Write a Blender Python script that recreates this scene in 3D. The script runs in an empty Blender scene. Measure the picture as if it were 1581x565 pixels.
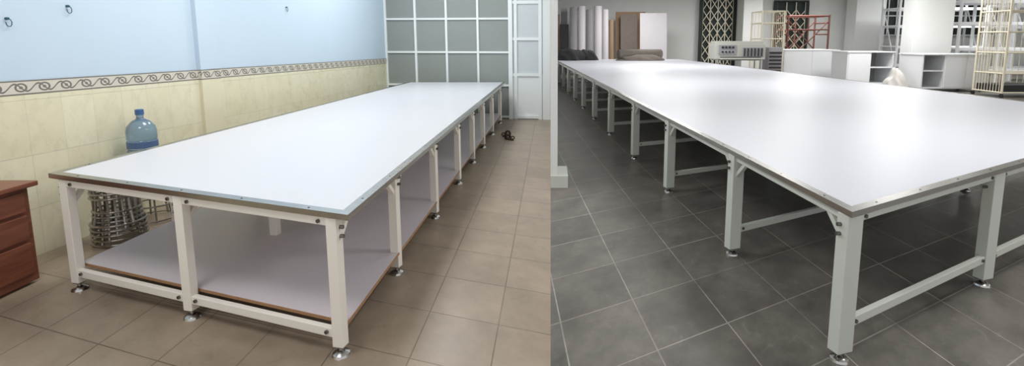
import bpy, bmesh, math, random
from mathutils import Vector, Matrix
random.seed(4)
scn = bpy.context.scene
scn.view_settings.view_transform = 'Standard'
scn.view_settings.look = 'None'

# ------------------------------------------------------------------ materials
def srgb(r, g, b):
    def c(v):
        v /= 255.0
        return v / 12.92 if v <= 0.04045 else ((v + 0.055) / 1.055) ** 2.4
    return (c(r), c(g), c(b), 1.0)

def mat(name, col, rough=0.5, metal=0.0, var=0.0, scale=6.0, bump=0.0, trans=0.0, spec=0.5, coat=0.0):
    m = bpy.data.materials.new(name); m.use_nodes = True
    nt = m.node_tree; b = nt.nodes['Principled BSDF']
    b.inputs['Base Color'].default_value = col
    b.inputs['Roughness'].default_value = rough
    b.inputs['Metallic'].default_value = metal
    b.inputs['Transmission Weight'].default_value = trans
    b.inputs['Specular IOR Level'].default_value = spec
    b.inputs['Coat Weight'].default_value = coat
    tc = nt.nodes.new('ShaderNodeTexCoord')
    n = nt.nodes.new('ShaderNodeTexNoise'); n.inputs['Scale'].default_value = scale
    n.inputs['Detail'].default_value = 5
    nt.links.new(tc.outputs['Object'], n.inputs['Vector'])
    if var > 0:
        mx = nt.nodes.new('ShaderNodeMix'); mx.data_type = 'RGBA'
        mx.inputs[6].default_value = tuple(c * (1 - var) for c in col[:3]) + (1,)
        mx.inputs[7].default_value = tuple(min(1, c * (1 + var)) for c in col[:3]) + (1,)
        nt.links.new(n.outputs['Fac'], mx.inputs[0])
        nt.links.new(mx.outputs[2], b.inputs['Base Color'])
    if bump > 0:
        bp = nt.nodes.new('ShaderNodeBump'); bp.inputs['Strength'].default_value = bump
        bp.inputs['Distance'].default_value = 0.01
        nt.links.new(n.outputs['Fac'], bp.inputs['Height'])
        nt.links.new(bp.outputs['Normal'], b.inputs['Normal'])
    return m

def tile_mat(name, c1, c2, grout, rough, mortar=0.012, stain=0.25, stain_scale=1.3, bw=1.0, rh=1.0, offset=0.0, warp=0.0, scuff=0.0):
    m = bpy.data.materials.new(name); m.use_nodes = True
    nt = m.node_tree; b = nt.nodes['Principled BSDF']
    uv = nt.nodes.new('ShaderNodeUVMap'); uv.uv_map = 'UVMap'
    br = nt.nodes.new('ShaderNodeTexBrick')
    br.offset = offset; br.squash = 1.0
    br.inputs['Scale'].default_value = 1.0
    br.inputs['Brick Width'].default_value = bw
    br.inputs['Row Height'].default_value = rh
    br.inputs['Mortar Size'].default_value = mortar
    br.inputs['Mortar Smooth'].default_value = 0.3
    br.inputs['Bias'].default_value = 0.0
    br.inputs['Color1'].default_value = c1; br.inputs['Color2'].default_value = c2
    br.inputs['Mortar'].default_value = grout
    nt.links.new(uv.outputs['UV'], br.inputs['Vector'])
    n = nt.nodes.new('ShaderNodeTexNoise'); n.inputs['Scale'].default_value = stain_scale
    n.inputs['Detail'].default_value = 9; n.inputs['Roughness'].default_value = 0.7
    nt.links.new(uv.outputs['UV'], n.inputs['Vector'])
    mr = nt.nodes.new('ShaderNodeMapRange')
    mr.inputs['From Min'].default_value = 0.3; mr.inputs['From Max'].default_value = 0.7
    mr.inputs['To Min'].default_value = 1 - stain; mr.inputs['To Max'].default_value = 1 + stain
    nt.links.new(n.outputs['Fac'], mr.inputs['Value'])
    col = br.outputs['Color']
    if warp > 0:
        n2 = nt.nodes.new('ShaderNodeTexNoise'); n2.inputs['Scale'].default_value = 0.9; n2.inputs['Detail'].default_value = 3
        nt.links.new(uv.outputs['UV'], n2.inputs['Vector'])
        r2 = nt.nodes.new('ShaderNodeMapRange'); r2.inputs['From Min'].default_value = 0.35; r2.inputs['From Max'].default_value = 0.65
        r2.inputs['To Min'].default_value = 0.0; r2.inputs['To Max'].default_value = warp
        nt.links.new(n2.outputs['Fac'], r2.inputs['Value'])
        mm = nt.nodes.new('ShaderNodeMix'); mm.data_type = 'RGBA'; mm.inputs[7].default_value = c1
        nt.links.new(r2.outputs['Result'], mm.inputs[0]); nt.links.new(col, mm.inputs[6]); col = mm.outputs[2]
    if scuff > 0:
        n3 = nt.nodes.new('ShaderNodeTexNoise'); n3.inputs['Scale'].default_value = 3.1; n3.inputs['Detail'].default_value = 10
        n3.inputs['Roughness'].default_value = 0.75; n3.inputs['Distortion'].default_value = 1.5
        nt.links.new(uv.outputs['UV'], n3.inputs['Vector'])
        r3 = nt.nodes.new('ShaderNodeMapRange'); r3.inputs['From Min'].default_value = 0.57; r3.inputs['From Max'].default_value = 0.68
        r3.inputs['To Max'].default_value = scuff
        nt.links.new(n3.outputs['Fac'], r3.inputs['Value'])
        m3 = nt.nodes.new('ShaderNodeMix'); m3.data_type = 'RGBA'; m3.inputs[7].default_value = grout
        nt.links.new(r3.outputs['Result'], m3.inputs[0]); nt.links.new(col, m3.inputs[6]); col = m3.outputs[2]
    mx = nt.nodes.new('ShaderNodeVectorMath'); mx.operation = 'SCALE'
    nt.links.new(col, mx.inputs[0]); nt.links.new(mr.outputs['Result'], mx.inputs['Scale'])
    nt.links.new(mx.outputs['Vector'], b.inputs['Base Color'])
    rr = nt.nodes.new('ShaderNodeMapRange'); rr.inputs['To Min'].default_value = rough - 0.08; rr.inputs['To Max'].default_value = rough + 0.15
    nt.links.new(n.outputs['Fac'], rr.inputs['Value']); nt.links.new(rr.outputs['Result'], b.inputs['Roughness'])
    bp = nt.nodes.new('ShaderNodeBump'); bp.inputs['Strength'].default_value = 0.3
    bp.inputs['Distance'].default_value = 0.003; bp.invert = True
    nt.links.new(br.outputs['Fac'], bp.inputs['Height'])
    nt.links.new(bp.outputs['Normal'], b.inputs['Normal'])
    return m

M = {}
M['floorL'] = tile_mat('floor_tile_tan', srgb(156, 140, 122), srgb(144, 129, 112), srgb(98, 86, 73), 0.34, 0.010, 0.22, 1.1, warp=0.4, scuff=0.35)
M['floorR'] = tile_mat('floor_tile_grey', srgb(112, 107, 100), srgb(98, 94, 88), srgb(168, 163, 154), 0.32, 0.009, 0.36, 1.5, warp=0.7, scuff=0.22)
M['wtile'] = tile_mat('wall_tile_cream', srgb(233, 228, 200), srgb(226, 220, 188), srgb(208, 202, 178), 0.25, 0.008, 0.06, 2.0)
M['blue'] = mat('wall_paint_blue', srgb(198, 216, 230), 0.8, var=0.02, scale=2)
M['white_wall'] = mat('wall_paint_white', srgb(232, 234, 232), 0.8, var=0.02, scale=2)
M['ceil'] = mat('ceiling_paint', srgb(235, 235, 232), 0.9)
M['laminate'] = mat('white_laminate', srgb(214, 215, 220), 0.31, var=0.01, scale=3)
M['laminateR'] = mat('white_laminate_cool', srgb(205, 207, 214), 0.38, var=0.01, scale=3, spec=0.45)
M['steel'] = mat('brushed_steel', srgb(176, 174, 170), 0.27, 1.0, var=0.15, scale=14)
M['stoolsteel'] = mat('stool_steel', srgb(176, 172, 166), 0.3, 1.0)
M['chrome'] = mat('chrome', srgb(190, 188, 185), 0.2, 1.0)
M['cream'] = mat('powder_coat_cream', srgb(242, 236, 226), 0.35, var=0.02)
M['greyframe'] = mat('powder_coat_grey', srgb(210, 213, 204), 0.4, var=0.03)
M['shelf'] = mat('shelf_board', srgb(208, 200, 205), 0.3, var=0.02)
M['chip'] = mat('chipboard_edge', srgb(165, 125, 88), 0.8, var=0.2, scale=80)
M['bolt'] = mat('bolt_zinc', srgb(120, 118, 115), 0.3, 1.0)
M['glass'] = mat('frosted_glass', srgb(146, 152, 148), 0.22, var=0.08, scale=1.2)
M['glass_lt'] = mat('frosted_glass_light', srgb(204, 210, 212), 0.25, var=0.04, scale=1.5)
M['frame'] = mat('white_aluminium', srgb(236, 240, 240), 0.35)
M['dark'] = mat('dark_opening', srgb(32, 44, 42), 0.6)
M['darkfab'] = mat('fabric_dark', srgb(52, 52, 54), 0.95, var=0.3, bump=0.5)
M['greyfab'] = mat('fabric_grey', srgb(120, 112, 104), 0.95, var=0.15, bump=0.4)
M['whitefab'] = mat('fabric_white', srgb(210, 206, 210), 0.9, var=0.05)
M['grey2'] = mat('fabric_roll_grey', srgb(150, 148, 152), 0.9, var=0.08)
M['card'] = mat('cardboard', srgb(150, 124, 100), 0.9, var=0.1)
M['machine'] = mat('machine_grey', srgb(182, 182, 174), 0.5)
M['black'] = mat('black_plastic', srgb(30, 30, 32), 0.5)
M['rust'] = mat('scaffold_rust', srgb(105, 60, 50), 0.6, var=0.2)
M['cab'] = mat('cabinet_white', srgb(228, 230, 232), 0.4)
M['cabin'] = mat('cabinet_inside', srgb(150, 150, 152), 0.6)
M['brown'] = mat('sandal_brown', srgb(70, 48, 40), 0.8, var=0.2)
M['cage'] = mat('cage_cream', srgb(226, 218, 196), 0.4)
M['water'] = mat('bottle_blue', srgb(165, 195, 218), 0.08, trans=0.75)
M['cap'] = mat('bottle_cap', srgb(60, 100, 150), 0.4)
M['label'] = mat('bottle_label', srgb(84, 110, 150), 0.4)
M['hook'] = mat('hook_teal', srgb(40, 90, 100), 0.4)
M['bag'] = mat('bag_white', srgb(208, 205, 200), 0.7, var=0.08, bump=0.5)

def wood():
    m = bpy.data.materials.new('wood_redbrown'); m.use_nodes = True
    nt = m.node_tree; b = nt.nodes['Principled BSDF']
    tc = nt.nodes.new('ShaderNodeTexCoord'); mp = nt.nodes.new('ShaderNodeMapping')
    mp.inputs['Scale'].default_value = (8, 0.8, 8)
    w = nt.nodes.new('ShaderNodeTexNoise'); w.inputs['Scale'].default_value = 4; w.inputs['Detail'].default_value = 6
    cr = nt.nodes.new('ShaderNodeValToRGB')
    cr.color_ramp.elements[0].position = 0.3; cr.color_ramp.elements[0].color = srgb(108, 62, 46)
    cr.color_ramp.elements[1].position = 0.7; cr.color_ramp.elements[1].color = srgb(136, 84, 62)
    nt.links.new(tc.outputs['Object'], mp.inputs['Vector']); nt.links.new(mp.outputs['Vector'], w.inputs['Vector'])
    nt.links.new(w.outputs['Fac'], cr.inputs['Fac']); nt.links.new(cr.outputs['Color'], b.inputs['Base Color'])
    b.inputs['Roughness'].default_value = 0.35
    return m
M['wood'] = wood()

def band_mat():
    m = bpy.data.materials.new('tile_border_scroll'); m.use_nodes = True
    nt = m.node_tree; b = nt.nodes['Principled BSDF']; L = nt.links.new
    uv = nt.nodes.new('ShaderNodeUVMap'); uv.uv_map = 'UVMap'
    sep = nt.nodes.new('ShaderNodeSeparateXYZ'); L(uv.outputs['UV'], sep.inputs[0])
    def mth(op, a, bb=None, c=None):
        n = nt.nodes.new('ShaderNodeMath'); n.operation = op
        for i, v in enumerate((a, bb, c)):
            if v is None: continue
            if isinstance(v, (int, float)): n.inputs[i].default_value = v
            else: L(v, n.inputs[i])
        return n.outputs[0]
    u = sep.outputs[0]; v = sep.outputs[1]
    e = mth('LESS_THAN', mth('MINIMUM', v, mth('SUBTRACT', 1.0, v)), 0.09)
    fu = mth('SUBTRACT', mth('FRACT', u), 0.5); fv = mth('SUBTRACT', v, 0.5)
    r = mth('SQRT', mth('ADD', mth('MULTIPLY', fu, fu), mth('MULTIPLY', mth('MULTIPLY', fv, fv), 0.7)))
    ring = mth('LESS_THAN', mth('ABSOLUTE', mth('SUBTRACT', r, 0.22)), 0.045)
    dot = mth('LESS_THAN', r, 0.08)
    s = mth('MULTIPLY', mth('SINE', mth('MULTIPLY', u, 2 * math.pi)), 0.26)
    sc = mth('LESS_THAN', mth('ABSOLUTE', mth('SUBTRACT', fv, s)), 0.06)
    f = mth('MAXIMUM', mth('MAXIMUM', e, ring), mth('MAXIMUM', dot, sc))
    mx = nt.nodes.new('ShaderNodeMix'); mx.data_type = 'RGBA'
    mx.inputs[6].default_value = srgb(214, 208, 194); mx.inputs[7].default_value = srgb(120, 116, 108)
    L(f, mx.inputs[0]); L(mx.outputs[2], b.inputs['Base Color']); b.inputs['Roughness'].default_value = 0.3
    return m
M['band'] = band_mat()

# ------------------------------------------------------------------ mesh builder
class MB:
    def __init__(s): s.v = []; s.f = []
    def add(s, vs, fs):
        o = len(s.v); s.v += [tuple(p) for p in vs]; s.f += [tuple(i + o for i in f) for f in fs]
    def box(s, c, d, yaw=0.0):
        cx, cy, cz = c; a, b, h = d[0] / 2, d[1] / 2, d[2] / 2
        ca, sa = math.cos(yaw), math.sin(yaw); vs = []
        for z in (-h, h):
            for x, y in ((-a, -b), (a, -b), (a, b), (-a, b)):
                vs.append((cx + x * ca - y * sa, cy + x * sa + y * ca, cz + z))
        s.add(vs, [(3, 2, 1, 0), (4, 5, 6, 7), (0, 1, 5, 4), (1, 2, 6, 5), (2, 3, 7, 6), (3, 0, 4, 7)])
    def prism(s, poly, z0, z1):
        n = len(poly)
        vs = [(p[0], p[1], z0) for p in poly] + [(p[0], p[1], z1) for p in poly]
        fs = [tuple(reversed(range(n))), tuple(range(n, 2 * n))]
        fs += [(i, (i + 1) % n, n + (i + 1) % n, n + i) for i in range(n)]
        s.add(vs, fs)
    def beam(s, p0, p1, w, h):
        p0, p1 = Vector(p0), Vector(p1); d = (p1 - p0).normalized()
        up = Vector((0, 0, 1)) if abs(d.z) < 0.95 else Vector((0, 1, 0))
        r = d.cross(up).normalized(); u = r.cross(d).normalized(); vs = []
        for p in (p0, p1):
            for a, b in ((-1, -1), (1, -1), (1, 1), (-1, 1)):
                vs.append(p + r * a * w / 2 + u * b * h / 2)
        s.add(vs, [(0, 1, 2, 3), (7, 6, 5, 4), (0, 4, 5, 1), (1, 5, 6, 2), (2, 6, 7, 3), (3, 7, 4, 0)])
    def cyl(s, p0, p1, r0, r1=None, n=12):
        if r1 is None: r1 = r0
        p0, p1 = Vector(p0), Vector(p1); d = (p1 - p0).normalized()
        up = Vector((0, 0, 1)) if abs(d.z) < 0.95 else Vector((0, 1, 0))
        r = d.cross(up).normalized(); u = r.cross(d).normalized(); vs = []
        for p, rr in ((p0, r0), (p1, r1)):
            for i in range(n):
                a = 2 * math.pi * i / n
                vs.append(p + (r * math.cos(a) + u * math.sin(a)) * rr)
        s.add(vs, [tuple(range(n)), tuple(reversed(range(n, 2 * n)))] +
              [(i, n + i, n + (i + 1) % n, (i + 1) % n) for i in range(n)])
    def tube(s, pts, r, n=8, closed=False):
        m = len(pts)
        for i in range(m if closed else m - 1):
            s.cyl(pts[i], pts[(i + 1) % m], r, n=n)
    def ring(s, c, R, r, n=28, k=8):
        s.tube([(c[0] + R * math.cos(2 * math.pi * i / n), c[1] + R * math.sin(2 * math.pi * i / n), c[2]) for i in range(n)], r, k, True)
    def lathe(s, c, prof, n=32):
        vs = []; fs = []; m = len(prof)
        for r, z in prof:
            for i in range(n):
                a = 2 * math.pi * i / n
                vs.append((c[0] + r * math.cos(a), c[1] + r * math.sin(a), c[2] + z))
        for j in range(m - 1):
            for i in range(n):
                fs.append((j * n + i, j * n + (i + 1) % n, (j + 1) * n + (i + 1) % n, (j + 1) * n + i))
        fs.append(tuple(reversed(range(n)))); fs.append(tuple(range((m - 1) * n, m * n)))
        s.add(vs, fs)
    def build(s, name, m, parent=None, smooth=False, bevel=0.0):
        me = bpy.data.meshes.new(name); me.from_pydata(s.v, [], s.f); me.update()
        bm = bmesh.new(); bm.from_mesh(me); bmesh.ops.recalc_face_normals(bm, faces=bm.faces); bm.to_mesh(me); bm.free()
        ob = bpy.data.objects.new(name, me); scn.collection.objects.link(ob)
        me.materials.append(m)
        if smooth:
            for p in me.polygons: p.use_smooth = True
            try:
                me.set_sharp_from_angle(angle=math.radians(40))
            except Exception: pass
        if bevel > 0:
            bv = ob.modifiers.new('bevel', 'BEVEL'); bv.width = bevel; bv.segments = 2; bv.limit_method = 'ANGLE'
        if parent: ob.parent = parent
        return ob

def empty(name):
    e = bpy.data.objects.new(name, None); e.empty_display_size = 0.2; scn.collection.objects.link(e); return e

def quad_uv(name, verts, uvs, m):
    me = bpy.data.meshes.new(name); me.from_pydata(verts, [], [tuple(range(len(verts)))]); me.update()
    uvl = me.uv_layers.new(name='UVMap')
    for i, l in enumerate(me.loops): uvl.data[i].uv = uvs[l.vertex_index]
    me.materials.append(m); ob = bpy.data.objects.new(name, me); scn.collection.objects.link(ob); return ob

# ------------------------------------------------------------------ room shell
CEIL = 4.2
def uvL(x, y):
    u = -x / 0.948; v = y - u * 0.318; return (u / 0.47 + 0.3, v / 0.47 + 0.2)
def uvR(x, y):
    ax, ay, bx, by = -0.093, 0.9957, 0.871, 0.491
    det = bx * ay - ax * by
    u = (x * ay - ax * y) / det; v = (bx * y - by * x) / det
    return (u / 0.55 + 0.35, v / 0.55 + 0.1)
PL = [(-4.45, -1.0), (0, -1.0), (0, 11.2), (-4.45, 11.2)]
quad_uv('floor', [(x, y, 0) for x, y in PL], [uvL(*p) for p in PL], M['floorL'])
PR = [(0, -1.0), (25, -1.0), (25, 27.2), (0, 27.2)]
quad_uv('floor_workshop', [(x, y, 0) for x, y in PR], [uvR(*p) for p in PR], M['floorR'])
b = MB(); b.box((10.3, 13.1, CEIL + 0.05), (29.6, 28.4, 0.1)); b.build('ceiling', M['ceil'])

def wx(y): return -4.33 + 0.07 * y
Y0, Y1 = -1.0, 11.06
def bz(y): return 1.275 - 0.0145 * (y - 3.8)
def tz(y): return 1.385 - 0.0145 * (y - 3.8)
e = empty('wall_left')
def wq(name, z0a, z0b, z1a, z1b, m, off, us, vs_):
    vs = [(wx(Y0) + off, Y0, z0a), (wx(Y1) + off, Y1, z0b), (wx(Y1) + off, Y1, z1b), (wx(Y0) + off, Y0, z1a)]
    L = Y1 - Y0
    o = quad_uv(name, vs, [(0, vs_[0]), (L / us, vs_[0]), (L / us, vs_[1]), (0, vs_[1])], m); o.parent = e
wq('tile_dado', 0, 0, bz(Y0), bz(Y1), M['wtile'], 0.012, 0.27, (0, 3.1))
wq('tile_border', bz(Y0), bz(Y1), tz(Y0), tz(Y1), M['band'], 0.014, 0.17, (0, 1))
b = MB(); b.prism([(wx(Y0) - 0.1, Y0), (wx(Y0), Y0), (wx(Y1), Y1), (wx(Y1) - 0.1, Y1)], 0, CEIL); b.build('painted_wall', M['blue'], e)
pil = e
ya, yb = 5.62, 5.92
b = MB(); b.prism([(wx(ya) - 0.02, ya), (wx(ya) + 0.05, ya), (wx(yb) + 0.05, yb), (wx(yb) - 0.02, yb)], tz(ya), CEIL); b.build('pilaster_shaft', M['blue'], pil)
b = MB(); b.prism([(wx(ya) - 0.02, ya), (wx(ya) + 0.05, ya), (wx(yb) + 0.05, yb), (wx(yb) - 0.02, yb)], 0, bz(ya)); b.build('pilaster_tiled_base', mat('tile_cream_plain', srgb(228, 222, 192), 0.25), pil)
o = quad_uv('pilaster_border', [(wx(ya) + 0.052, ya, bz(ya)), (wx(yb) + 0.052, yb, bz(yb)), (wx(yb) + 0.052, yb, tz(yb)), (wx(ya) + 0.052, ya, tz(ya))],
            [(0, 0), (1.8, 0), (1.8, 1), (0, 1)], M['band']); o.parent = pil
o = quad_uv('pilaster_border_return', [(wx(ya), ya - .001, bz(ya)), (wx(ya) + 0.052, ya - .001, bz(ya)), (wx(ya) + 0.052, ya - .001, tz(ya)), (wx(ya), ya - .001, tz(ya))],
            [(0, 0), (.3, 0), (.3, 1), (0, 1)], M['band']); o.parent = pil

# back glass partition, left room
A = Vector((-3.56, 11.0, 0)); B = Vector((0.0, 10.6, 0)); D = (B - A)
def bp_(t, z, off=0.0):
    n = Vector((D.y, -D.x, 0)).normalized()
    p = A + D * t + n * off; return (p.x, p.y, z)
gp = empty('wall_back')
def slab(name, t0, t1, z0, z1, m, o0, o1, par):
    b = MB(); p = [bp_(t0, 0, o0)[:2], bp_(t1, 0, o0)[:2], bp_(t1, 0, o1)[:2], bp_(t0, 0, o1)[:2]]
    b.prism(p, z0, z1); return b.build(name, m, par)
tD = 0.765
slab('glass_panes', -0.01, tD, 0.0, CEIL, M['glass'], 0.0, -0.02, gp)
b = MB()
def vbar(t, w, z0, z1, d=0.05):
    p = bp_(t, 0, 0.01)
    b.box((p[0], p[1], (z0 + z1) / 2), (w, d, z1 - z0), math.atan2(D.y, D.x))
def hbar(t0, t1, z, h, d=0.045):
    b.beam(bp_(t0, z, 0.01), bp_(t1, z, 0.01), d, h)
for t in (0.005, 0.19, 0.38, 0.57): vbar(t, 0.045, 0, CEIL)
for z in (0.05, 0.72, 1.42, 2.12, 2.82, 3.6): hbar(0, tD, z, 0.04)
vbar(tD, 0.085, 0, CEIL, 0.08)
b.build('mullions', M['frame'], gp)
dr = empty('door_1')
slab('door_panel_lower', tD, 0.955, 0.0, 0.95, M['frame'], 0.0, -0.02, dr)
slab('door_glass', tD, 0.955, 0.95, CEIL, M['glass_lt'], 0.0, -0.02, dr)
b = MB()
vbar(tD + 0.03, 0.06, 0, CEIL); vbar(0.94, 0.07, 0, CEIL)
for z in (0.05, 0.95, 1.7, 2.45): hbar(tD, 0.95, z, 0.06)
b.build('door_frame', M['frame'], dr)
slab('wall_jamb', 0.955, 1.0, 0, CEIL, M['white_wall'], 0.03, -0.08, gp)

# partition between the two rooms
b = MB(); b.prism([(0.0, 5.66), (0.08, 5.66), (0.08, 27.2), (0.0, 27.2)], 0, CEIL); b.build('wall_partition', M['white_wall'])
b = MB(); b.prism([(0.0, 5.64), (0.2, 5.64), (0.2, 6.1), (0.08, 6.1), (0.08, 5.66), (0, 5.66)], 0, 0.14); b.build('baseboard_partition', M['greyframe'])
b = MB(); b.box((12.55, 27.25, CEIL / 2), (25.1, 0.1, CEIL)); b.build('wall_far', M['white_wall'])
b = MB(); b.box((25.05, 13.1, CEIL / 2), (0.1, 28.4, CEIL)); b.build('wall_right', M['white_wall'])

# ------------------------------------------------------------------ cutting tables
def lerp2(a, b, t): return (a[0] + (b[0] - a[0]) * t, a[1] + (b[1] - a[1]) * t)
def inset(poly, d):
    c = []
    n = len(poly)
    for i in range(n):
        p0 = Vector(poly[i - 1]); p = Vector(poly[i]); p1 = Vector(poly[(i + 1) % n])
        e0 = (p - p0).normalized(); e1 = (p1 - p).normalized()
        n0 = Vector((-e0.y, e0.x)); n1 = Vector((-e1.y, e1.x))
        bis = (n0 + n1); k = d / (1 + n0.dot(n1)); c.append(tuple(p + bis * k))
    return c
def ringstrip(mb, outer, inner, z0, z1):
    n = len(outer)
    for i in range(n):
        j = (i + 1) % n
        mb.prism([outer[i], outer[j], inner[j], inner[i]], z0, z1)

def cutting_table(name, P, stations, rows, legw, legd, fm, top, ts, shelf=False, trim=0.055, ins_=0.05, zs=0.19, beamh=0.05):
    root = empty(name)
    NL, NR, FR, FL = P
    b = MB(); b.prism(inset(P, 0.004), ts - 0.026, ts); b.build('table_top', top, root, bevel=0.002)
    b = MB(); ringstrip(b, P, inset(P, trim), ts, ts + 0.002); ringstrip(b, P, inset(P, 0.003), ts - 0.03, ts + 0.001)
    b.build('edge_trim', M['steel'], root)
    b = MB()
    ins = inset(P, trim * 0.5)
    for i in range(4):
        p, q = Vector(ins[i]), Vector(ins[(i + 1) % 4]); L = (q - p).length; k = max(2, int(L / 0.45))
        for j in range(k):
            c = p + (q - p) * ((j + 0.5) / k); b.cyl((c.x, c.y, ts), (c.x, c.y, ts + 0.004), 0.006, n=8)
    INL, INR, IFR, IFL = inset(P, ins_)
    def pos(r, s):
        return lerp2(lerp2(INL, INR, r), lerp2(IFL, IFR, r), s)
    zt = ts - 0.03
    fr = MB(); ft = MB(); bo = b
    yaw = math.atan2(NR[1] - NL[1], NR[0] - NL[0])
    for r in rows: fr.beam((*pos(r, 0), zt - beamh / 2), (*pos(r, 1), zt - beamh / 2), 0.04, beamh)
    for k, s in enumerate(stations):
        fr.beam((*pos(rows[0], s), zt - beamh / 2 - .001), (*pos(rows[-1], s), zt - beamh / 2 - .001), 0.04, beamh)
        fr.beam((*pos(rows[0], s), zs), (*pos(rows[-1], s), zs), 0.035, 0.05)
        for r in rows:
            x, y = pos(r, s)
            fr.box((x, y, (0.055 + zt) / 2), (legw, legd, zt - 0.055), yaw * 0.6)
            ft.cyl((x, y, 0.0), (x, y, 0.012), 0.05, 0.045, 20); ft.cyl((x, y, 0.012), (x, y, 0.03), 0.045, 0.02, 20)
            ft.cyl((x, y, 0.03), (x, y, 0.07), 0.012, n=10)
            ft.box((x, y, 0.053), (legw * .8, legd * .8, 0.012), yaw * .6)
            ax = Vector((pos(r, 1)[0] - pos(r, 0)[0], pos(r, 1)[1] - pos(r, 0)[1])).normalized()
            for sg in ((1,) if k == 0 else (1, -1)):
                fr.beam((x + ax.x * 0.02 * sg, y + ax.y * 0.02 * sg, zt - 0.17), (x + ax.x * 0.17 * sg, y + ax.y * 0.17 * sg, zt - 0.04), 0.03, 0.03)
            nd = Vector((ax.y, -ax.x)); sgn = 1 if r > 0.5 else -1
            for zz in (zt - 0.06, zt - 0.11):
                q = Vector((x, y)) + nd * sgn * (legw / 2 - .01); q2 = q + nd * sgn * 0.03
                bo.cyl((q.x, q.y, zz), (q2.x, q2.y, zz), 0.011, n=8)
            for zz, dx in ((zs + .003, 0.04), (zt - 0.03, 0.05)):
                ex = Vector((math.cos(yaw), math.sin(yaw))); ey = Vector((math.sin(yaw), -math.cos(yaw)))
                for sg in ((1, -1) if 0 < rows.index(r) < len(rows) - 1 else ((1,) if r == rows[0] else (-1,))):
                    q = Vector((x, y)) + ex * sg * (legw / 2 + dx); q2 = q + ey * 0.03
                    bo.cyl((q.x, q.y, zz), (q2.x, q2.y, zz), 0.011, n=8)
    fr.build('frame_and_legs', fm, root, bevel=0.003)
    ft.build('adjustable_feet', M['chrome'], root, smooth=True)
    bo.build('bolts', M['bolt'], root)
    if shelf:
        Sx = inset(P, 0.08)
        b = MB(); b.prism(Sx, zs + 0.026, zs + 0.044); b.build('lower_shelf', M['shelf'], root)
        b = MB(); ringstrip(b, inset(P, 0.078), inset(P, 0.081), zs + 0.0255, zs + 0.0442); b.build('shelf_edge', M['chip'], root)
    return root

PLt = [(-3.34, 3.27), (-1.03, 2.47), (-0.93, 10.45), (-2.94, 10.45)]
stL = [0.0, 0.122, 0.27, 0.415, 0.545, 0.67, 0.81, 0.97]
cutting_table('cutting_table', PLt, stL, [0.035, 0.49, 0.968], 0.062, 0.055, M['cream'], M['laminate'], 0.812, shelf=True, zs=0.125, ins_=0.036)
PRt = [(1.50, 2.42), (6.65, 5.33), (5.5, 21.5), (0.10, 21.5)]
def stn(y): return (y - 2.5) / (21.5 - 2.5)
stR = [0.0] + [stn(y) for y in (3.84, 5.5, 7.1, 8.9, 10.7, 12.4, 14.1, 15.8, 17.5, 19.2)] + [1.0]
cutting_table('cutting_table', PRt, stR, [0.0, 0.29, 0.64, 1.0], 0.10, 0.07, M['greyframe'], M['laminateR'], 0.845, trim=0.055, ins_=0.05, zs=0.2)

# ------------------------------------------------------------------ left room things
dk = empty('wooden_desk')
b = MB(); b.box((-3.83, 2.9, 0.35), (0.42, 0.98, 0.66)); b.box((-3.83, 2.9, 0.02), (0.36, 0.9, 0.04)); b.build('carcass', M['wood'], dk, bevel=0.004)
b = MB(); b.box((-3.82, 2.9, 0.705), (0.48, 1.06, 0.035)); b.build('desk_top', M['wood'], dk, bevel=0.006)
b = MB()
for z, h in ((0.19, 0.22), (0.41, 0.17), (0.59, 0.14)): b.box((-3.613, 2.9, z), (0.018, 0.9, h))
b.build('drawer_fronts', M['wood'], dk, bevel=0.004)
b = MB()
for z in (0.19, 0.41, 0.59): b.box((-3.595, 2.9, z), (0.02, 0.14, 0.015))
b.build('handles', M['bolt'], dk)

def stool(name, c, n, seat_m, h=0.46, dz=0.05, tr=0.008, legs=4):
    """round steel stools nested into one another: bowed wire legs, hoops, round seat"""
    root = empty(name); b = MB(); st = MB(); tot = n * legs
    for k in range(n):
        z0 = k * dz
        for j in range(legs):
            a = 2 * math.pi * (j / legs + k / tot); pts = []
            for i in range(11):
                t = i / 10; r = 0.182 - 0.022 * math.sin(t * math.pi) - 0.018 * t
                pts.append((c[0] + r * math.cos(a), c[1] + r * math.sin(a), z0 + 0.008 + t * h))
            b.tube(pts, tr)
        for fz, rr in ((0.03, 0.184), (0.30, 0.160), (0.97, 0.168)):
            b.ring((c[0], c[1], z0 + 0.008 + fz * h), rr, tr * 1.05, n=32)
    zt = (n - 1) * dz + h
    st.lathe((c[0], c[1], zt), [(0.13, 0), (0.165, 0.005), (0.17, 0.02), (0.16, 0.03), (0.05, 0.035)])
    b.build('legs_and_hoops', M['stoolsteel'], root, smooth=True); st.build('seat', seat_m, root, smooth=True)
    return root
stool('steel_stool_stack', (-3.66, 4.12), 5, M['stoolsteel'], h=0.41, dz=0.04, tr=0.0095)
stool('steel_stool', (-3.77, 4.62), 1, M['stoolsteel'], h=0.5, legs=8)
wb = empty('water_bottle')
c = (-3.80, 4.62, 0.536)
b = MB(); b.lathe(c, [(0.10, 0), (0.115, 0.01), (0.117, 0.05), (0.110, 0.06), (0.117, 0.07), (0.117, 0.14), (0.110, 0.15), (0.117, 0.16), (0.117, 0.23), (0.110, 0.24), (0.117, 0.25),
    (0.117, 0.32), (0.108, 0.36), (0.07, 0.41), (0.035, 0.43), (0.028, 0.44), (0.028, 0.48)], 40)
b.build('bottle', M['water'], wb, smooth=True)
b = MB(); b.lathe((c[0], c[1], c[2] + 0.47), [(0.034, 0), (0.034, 0.045), (0.028, 0.05)]); b.build('cap', M['cap'], wb, smooth=True)
b = MB(); b.lathe(c, [(0.1185, 0.17), (0.1185, 0.225)]); b.build('label', M['label'], wb, smooth=True)

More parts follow.
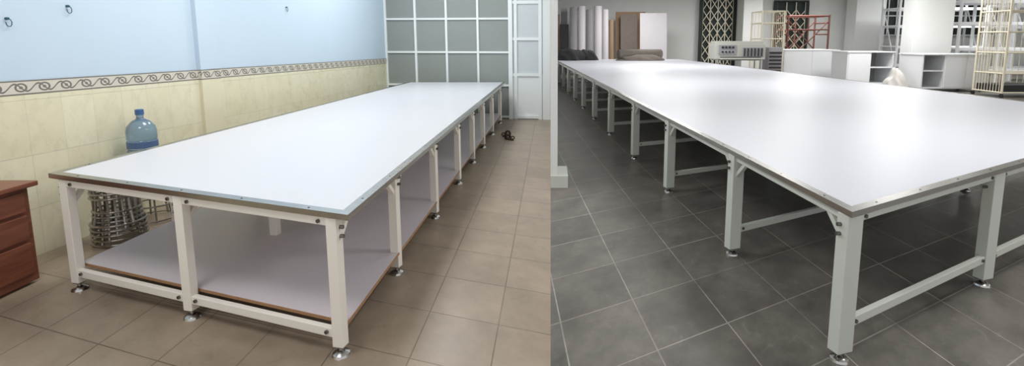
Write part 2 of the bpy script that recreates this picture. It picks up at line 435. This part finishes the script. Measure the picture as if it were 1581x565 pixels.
for (y, z) in ((3.82, 1.8), (4.28, 1.92), (7.4, 2.1)):
    b = MB(); x = wx(y)
    b.cyl((x - .005, y, z + .05), (x + 0.02, y, z + 0.05), 0.010)
    b.tube([(x + 0.02, y + 0.022 * math.sin(i * 0.7), z + 0.02 + 0.03 * math.cos(i * 0.7)) for i in range(8)], 0.003)
    b.build('wall_hook', M['hook'])

sd = empty('pair_of_sandals')
def sandal(cx, cy, yaw, tilt):
    outline = []
    for i in range(20):
        a = 2 * math.pi * i / 20; w = 0.045 + 0.008 * math.cos(a); outline.append((w * math.sin(a), 0.12 * math.cos(a)))
    b = MB(); b.prism(outline, 0, 0.025); o = b.build('sole', M['brown'], sd)
    s = MB()
    for yy in (0.03, 0.06):
        s.tube([(0.047 * math.cos(math.pi * i / 8), yy, 0.02 + 0.06 * math.sin(math.pi * i / 8)) for i in range(9)], 0.014)
    s.tube([(0.04 * math.cos(math.pi * i / 8), -0.09, 0.02 + 0.05 * math.sin(math.pi * i / 8)) for i in range(9)], 0.01)
    q = s.build('strap', M['brown'], sd, smooth=True)
    for k in (o, q):
        k.location = (cx, cy, 0.001); k.rotation_euler = (0, tilt, yaw)
sandal(-0.70, 8.45, 0.7, 0); sandal(-0.78, 8.78, -0.5, 0)

# ------------------------------------------------------------------ workshop background things
def blob(name, c, d, m, seed, par=None, sub=4, top=1.0):
    bm = bmesh.new(); bmesh.ops.create_icosphere(bm, subdivisions=sub, radius=1)
    rnd = random.Random(seed); ph = [rnd.uniform(0, 6) for _ in range(6)]
    for v in bm.verts:
        k = 1 + 0.13 * math.sin(4 * v.co.x + ph[0]) * math.sin(5 * v.co.y + ph[1]) + 0.08 * math.sin(9 * v.co.x + 5 * v.co.z + ph[2]) + 0.05 * math.sin(17 * v.co.y + 13 * v.co.x + ph[3])
        w = 1 + (top - 1) * max(0, v.co.z)
        v.co = Vector((v.co.x * k * w * d[0] / 2, v.co.y * k * w * d[1] / 2, max(0, v.co.z * k) * d[2]))
    me = bpy.data.meshes.new(name); bm.to_mesh(me); bm.free(); me.materials.append(m)
    for p in me.polygons: p.use_smooth = True
    o = bpy.data.objects.new(name, me); o.location = c; scn.collection.objects.link(o)
    if par: o.parent = par
    return o
cb = empty('dark_cloth_pile')
blob('cloth_1', (0.82, 20.6, 0.848), (1.1, 1.1, 0.46), M['darkfab'], 1, cb)
blob('cloth_2', (1.5, 20.8, 0.848), (0.9, 0.9, 0.38), M['darkfab'], 2, cb)
cr = empty('cloth_roll')
def spiral_roll(p0, p1, R, m, par):
    b = MB(); p0 = Vector(p0); p1 = Vector(p1); d = (p1 - p0).normalized(); r = d.cross(Vector((0, 0, 1))).normalized(); u = Vector((0, 0, 1))
    pts = []
    for i in range(60):
        a = i * 0.35; rr = R * (0.25 + 0.75 * i / 59); pts.append((math.cos(a) * rr, math.sin(a) * rr * 0.85))
    pts.append((pts[-1][0] + 0.3 * R, -R * .84))
    vs = [p0 + r * x + u * z for x, z in pts] + [p1 + r * x + u * z for x, z in pts]; n = len(pts)
    b.add(vs, [(i, i + 1, n + i + 1, n + i) for i in range(n - 1)])
    ob = b.build('rolled_cloth', m, par, smooth=True); s = ob.modifiers.new('t', 'SOLIDIFY'); s.thickness = 0.02
spiral_roll((2.7, 20.3, 1.08), (4.5, 20.8, 1.08), 0.24, M['greyfab'], cr)
blob('loose_end', (3.6, 20.3, 0.848), (1.8, 0.7, 0.22), M['greyfab'], 5, cr)

def roll(x0, x1, ztop, m, y=25.0, lean=0.0):
    root = empty('fabric_roll'); r = (x1 - x0) / 2; cx = (x0 + x1) / 2
    b = MB(); b.cyl((cx, y - 0.4, 0.02), (cx + lean, y, ztop), r, n=24); b.build('fabric', m, root, smooth=True)
    b = MB(); b.cyl((cx, y - 0.4, 0.0), (cx + lean * 1.02, y + 0.003, ztop + 0.03), r * 0.3, n=16); b.build('core', M['card'], root, smooth=True)
K = 25.0 / 780
def X(k): return k * K
roll(X(29), X(41), 3.2, M['grey2']); roll(X(41.5), X(53), 3.25, M['whitefab']); roll(X(54), X(65), 3.1, M['grey2'])
roll(X(66), X(78), 3.25, M['whitefab']); roll(X(79), X(88), 3.1, M['whitefab']); roll(X(89), X(96), 2.6, M['card'])
def board(name, x0, x1, y, zt, m, th=0.05):
    b = MB(); b.beam(((x0 + x1) / 2, y - 0.35, 0.03), ((x0 + x1) / 2, y, zt), x1 - x0, th)
    return b.build(name, m)
board('leaning_board', X(6), X(14), 25.3, 2.9, M['card']); board('leaning_board', X(14), X(27.5), 24.9, 2.4, M['darkfab'])
board('leaning_board', X(16), X(26), 25.6, 3.2, M['grey2'])
board('cardboard_sheet', X(103), X(150), 26.0, 3.05, M['card']); board('foam_sheet', X(109), X(135), 25.6, 2.9, M['greyfab'])
board('white_sheet', X(137), X(178), 25.2, 2.95, M['whitefab'])

def gate(name, x0, x1, y, z1, m_bar, step=0.38):
    root = empty(name)
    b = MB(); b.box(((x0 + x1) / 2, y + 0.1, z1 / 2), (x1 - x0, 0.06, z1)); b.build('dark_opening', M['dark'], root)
    b = MB(); n = int((x1 - x0) / step)
    for i in range(n + 1):
        x = x0 + (x1 - x0) * i / n; b.box((x, y, z1 / 2), (0.045, 0.03, z1))
        if i < n:
            xn = x0 + (x1 - x0) * (i + 1) / n; z = 0.2
            while z < z1 - 0.6:
                b.beam((x, y - 0.02, z), (xn, y - 0.02, z + 0.6), 0.012, 0.04); b.beam((x, y - 0.035, z + 0.6), (xn, y - 0.035, z), 0.012, 0.04); z += 0.6
    b.build('lattice', m_bar, root)
    b = MB()
    for xx in (x0 - 0.08, x1 + 0.08): b.box((xx, y, z1 / 2), (0.16, 0.12, z1))
    b.box(((x0 + x1) / 2, y, z1 + 0.05), (x1 - x0 + 0.3, 0.12, 0.1)); b.build('door_frame', M['dark'], root)
gate('door_2', 8.0, 9.6, 26.98, 3.95, M['cage'])
gate('door_3', 11.9, 13.4, 26.98, 3.6, M['cage'])
def window(name, x0, x1, z0, z1, y=26.98):
    root = empty(name)
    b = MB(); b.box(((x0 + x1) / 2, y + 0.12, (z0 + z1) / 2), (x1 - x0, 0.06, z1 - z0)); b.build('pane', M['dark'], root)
    b = MB(); n = 5
    for i in range(n + 1): b.box((x0 + (x1 - x0) * i / n, y, (z0 + z1) / 2), (0.05, 0.05, z1 - z0))
    for z in (z0, (z0 + z1) / 2, z1): b.box(((x0 + x1) / 2, y, z), (x1 - x0, 0.05, 0.05))
    b.build('window_bars', M['frame'], root)
window('window_1', 17.3, 19.6, 1.9, 3.9); window('window_2', 20.4, 23.5, 1.9, 3.9)

def column(x0, x1, y, d=0.9):
    b = MB(); b.box(((x0 + x1) / 2, y + d / 2, CEIL / 2), (x1 - x0, d, CEIL)); b.build('column', M['white_wall'], bevel=0.01)
column(9.75, 10.7, 25.9)
column(12.75, 14.15, 17.95, 0.6)
column(15.5, 17.0, 26.0)

# fusing machine on its tubular stand
mc = empty('fusing_machine'); ox = -0.35
b = MB(); b.box((6.95 + ox, 18.0, 1.26), (1.75, 0.7, 0.54)); b.box((6.95 + ox, 18.03, 1.57), (1.68, 0.6, 0.1))
b.box((6.95 + ox, 17.55, 1.02), (1.5, 0.35, 0.06)); b.build('housing', M['machine'], mc, bevel=0.02)
b = MB(); b.box((6.5 + ox, 17.64, 1.32), (0.62, 0.02, 0.34)); b.box((7.38 + ox, 17.64, 1.24), (0.7, 0.03, 0.32)); b.build('control_panel', M['grey2'], mc)
b = MB()
for i in range(4):
    b.box((6.32 + ox + 0.12 * i, 17.62, 1.41), (0.07, 0.03, 0.07)); b.cyl((6.32 + ox + 0.12 * i, 17.64, 1.25), (6.32 + ox + 0.12 * i, 17.6, 1.25), 0.03)
for i in range(6): b.box((7.08 + ox + 0.12 * i, 17.61, 1.24), (0.03, 0.03, 0.28))
b.box((6.95 + ox, 17.62, 1.06), (1.4, 0.04, 0.04))
b.build('buttons_and_grille', M['black'], mc)
b = MB(); xa, xb = 6.2 + ox, 7.7 + ox
for x in (xa, xb):
    for y in (17.75, 18.25): b.cyl((x, y, 0), (x, y, 1.0), 0.025)
for z in (0.3, 0.97):
    for y in (17.75, 18.25): b.cyl((xa, y, z), (xb, y, z), 0.02)
    for x in (xa, xb): b.cyl((x, 17.75, z), (x, 18.25, z), 0.02)
b.build('stand', M['chrome'], mc)
vb = empty('vented_radiator')
b = MB(); b.box((8.0, 18.3, 0.75), (0.5, 0.5, 1.3)); b.build('casing', M['grey2'], vb, bevel=0.01)
b = MB()
for i in range(8): b.box((8.0, 18.04, 0.3 + 0.13 * i), (0.42, 0.03, 0.06))
for x in (7.8, 8.2):
    for y in (18.1, 18.5): b.box((x, y, 0.05), (0.06, 0.06, 0.1))
b.build('louvres_and_feet', M['black'], vb)

def cage_cart(x0, x1, y0, y1, zt, nb, shelves):
    root = empty('wire_cage_cart'); b = MB()
    for x in (x0, x1):
        for y in (y0, y1): b.cyl((x, y, 0.12), (x, y, zt), 0.03)
    for z in (0.15, zt, *shelves):
        for y in (y0, y1): b.cyl((x0, y, z), (x1, y, z), 0.02)
        for x in (x0, x1): b.cyl((x, y0, z), (x, y1, z), 0.02)
        for i in range(1, 6): b.cyl((x0, y0 + (y1 - y0) * i / 6, z), (x1, y0 + (y1 - y0) * i / 6, z), 0.01, n=6)
    for i in range(1, nb):
        x = x0 + (x1 - x0) * i / nb; b.cyl((x, y1, 0.15), (x, y1, zt), 0.01, n=6)
        y = y0 + (y1 - y0) * i / nb
        for xx in (x0, x1): b.cyl((xx, y, 0.15), (xx, y, zt), 0.01, n=6)
    b.build('wire_frame', M['cage'], root)
    b = MB()
    for x in (x0, x1):
        for y in (y0, y1): b.cyl((x - 0.02, y, 0.06), (x + 0.02, y, 0.06), 0.06, n=16); b.box((x, y, 0.11), (0.05, 0.05, 0.04))
    b.build('casters', M['black'], root)
    return root
cage_cart(8.1, 8.95, 19.6, 20.6, 2.75, 6, (0.9, 1.7, 2.3))
c2 = cage_cart(13.1, 15.0, 14.6, 15.6, 3.1, 10, (0.7, 1.3, 1.9, 2.5))
b = MB(); b.box((14.0, 15.1, 0.26), (1.7, 0.9, 0.2)); b.build('crate', M['black'], c2)

sc = empty('scaffold'); b = MB()
for x in (10.5, 12.3):
    for y in (22.6, 23.8):
        b.cyl((x, y, 0), (x, y, 2.75), 0.04)
    for z in (0.5, 1.2, 1.9, 2.4, 2.7): b.cyl((x, 22.6, z), (x, 23.8, z), 0.028)
for y in (22.6, 23.8):
    b.cyl((10.5, y, 0.6), (12.3, y, 2.5), 0.025); b.cyl((12.3, y, 0.6), (10.5, y, 2.5), 0.025)
    b.cyl((10.5, y, 2.7), (12.3, y, 2.7), 0.035); b.cyl((10.5, y, 2.1), (12.3, y, 2.1), 0.028); b.cyl((11.4, y, 1.55), (11.4, y, 2.7), 0.025)
b.build('scaffold_frame', M['rust'], sc)

def cabinet(name, x0, x1, y0, y1, zt, bays, open_bays=()):
    root = empty(name); b = MB(); t = 0.04
    b.box(((x0 + x1) / 2, (y0 + y1) / 2, zt - t / 2), (x1 - x0 + 0.08, y1 - y0 + 0.08, t))
    b.box(((x0 + x1) / 2, (y0 + y1) / 2, 0.12), (x1 - x0, y1 - y0, t))
    b.box(((x0 + x1) / 2, y1 - t / 2, (zt + .1) / 2), (x1 - x0, t, zt - 0.14))
    for i in range(bays + 1): b.box((x0 + (x1 - x0) * i / bays, (y0 + y1) / 2, (zt + .1) / 2), (t, y1 - y0, zt - 0.14))
    for i in range(bays):
        xa = x0 + (x1 - x0) * i / bays; xb = x0 + (x1 - x0) * (i + 1) / bays
        if i in open_bays: b.box(((xa + xb) / 2, (y0 + y1) / 2, zt * 0.55), (xb - xa, y1 - y0 - 0.05, t))
        else: b.box(((xa + xb) / 2, y0, (zt + .1) / 2), (xb - xa - 0.03, 0.03, zt - 0.18))
    b.build('carcass', M['cab'], root, bevel=0.004)
    b = MB()
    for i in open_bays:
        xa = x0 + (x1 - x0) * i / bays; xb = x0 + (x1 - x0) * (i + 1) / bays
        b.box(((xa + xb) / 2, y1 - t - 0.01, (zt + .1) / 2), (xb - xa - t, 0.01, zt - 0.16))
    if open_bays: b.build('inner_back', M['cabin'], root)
    b = MB()
    for x in (x0 + 0.1, x1 - 0.1):
        for y in (y0 + 0.1, y1 - 0.1): b.cyl((x - 0.02, y, 0.05), (x + 0.02, y, 0.05), 0.05, n=14)
    b.build('casters', M['black'], root)
    return root
cabinet('storage_workbench', 9.2, 11.3, 19.9, 21.4, 1.28, 2)
cabinet('storage_workbench', 10.5, 12.1, 17.9, 18.9, 1.26, 2, (1,))
cabinet('storage_workbench', 12.0, 14.1, 16.3, 17.4, 1.22, 3, (0,))
blob('plastic_bag', (11.35, 16.6, 0.0), (0.8, 0.55, 0.72), M['bag'], 9, top=0.55)
def rack(x0, x1, y0, y1, zt, levels):
    root = empty('steel_shelving_rack'); b = MB()
    for x in (x0, (x0 + x1) / 2, x1):
        for y in (y0, y1): b.box((x, y, zt / 2), (0.08, 0.08, zt))
    for z in levels:
        b.box(((x0 + x1) / 2, (y0 + y1) / 2, z), (x1 - x0, y1 - y0, 0.05))
        for y in (y0, y1): b.box(((x0 + x1) / 2, y, z - 0.05), (x1 - x0, 0.05, 0.08))
    for x in (x0, x1): b.beam((x, y0, 0.3), (x, y1, zt - 0.3), 0.03, 0.04)
    b.build('rack_frame', M['cab'], root)
rack(15.2, 18.2, 19.0, 20.2, 3.6, (0.5, 1.35, 2.3, 3.1)); rack(18.6, 22.6, 20.5, 21.7, 3.4, (0.5, 1.3, 2.2, 3.1))
rack(16.0, 20.0, 23.5, 24.7, 3.6, (0.5, 1.35, 2.3, 3.1))

# ------------------------------------------------------------------ lights
def lamp(x, y, sx, sy, power, col=(1, 1, 1), z=CEIL - 0.12):
    root = empty('ceiling_light')
    b = MB(); b.box((x, y, z + 0.06), (sx + 0.06, sy + 0.06, 0.1)); b.build('housing', M['frame'], root)
    l = bpy.data.lights.new('tube_light', 'AREA'); l.shape = 'RECTANGLE'; l.size = sx; l.size_y = sy; l.energy = power; l.color = col
    o = bpy.data.objects.new('tube_light', l); o.location = (x, y, z); scn.collection.objects.link(o); o.parent = root
lamp(-2.2, 1.5, 1.2, 1.2, 54, (1, 0.985, 0.97)); lamp(-2.2, 5.0, 1.2, 1.2, 74, (1, 0.99, 0.98)); lamp(-2.2, 8.5, 1.2, 1.2, 84, (0.98, 0.99, 1))
for x in (4, 11, 18.5):
    for y in (3.5, 9.5, 16, 22.5): lamp(x, y, 1.6, 1.6, (105 if x < 10 else 135) if y < 12 else (165 if x < 10 else 215), (1, 0.995, 0.985))

w = bpy.data.worlds.new('world'); scn.world = w; w.use_nodes = True
w.node_tree.nodes['Background'].inputs['Color'].default_value = (0.98, 0.98, 1, 1)
w.node_tree.nodes['Background'].inputs['Strength'].default_value = 0.82

# ------------------------------------------------------------------ camera
cam = bpy.data.cameras.new('camera'); co = bpy.data.objects.new('camera', cam); scn.collection.objects.link(co)
cam.sensor_width = 36; cam.lens = 36 * 780 / 1581; cam.sensor_fit = 'HORIZONTAL'
cam.shift_x = -59.5 / 1581; cam.shift_y = -118.5 / 1581
co.location = (0, 0, 1.7); co.rotation_euler = (math.radians(90) - math.atan2(104, 780), 0, 0)
cam.clip_end = 200; cam.clip_start = 0.05
scn.camera = co
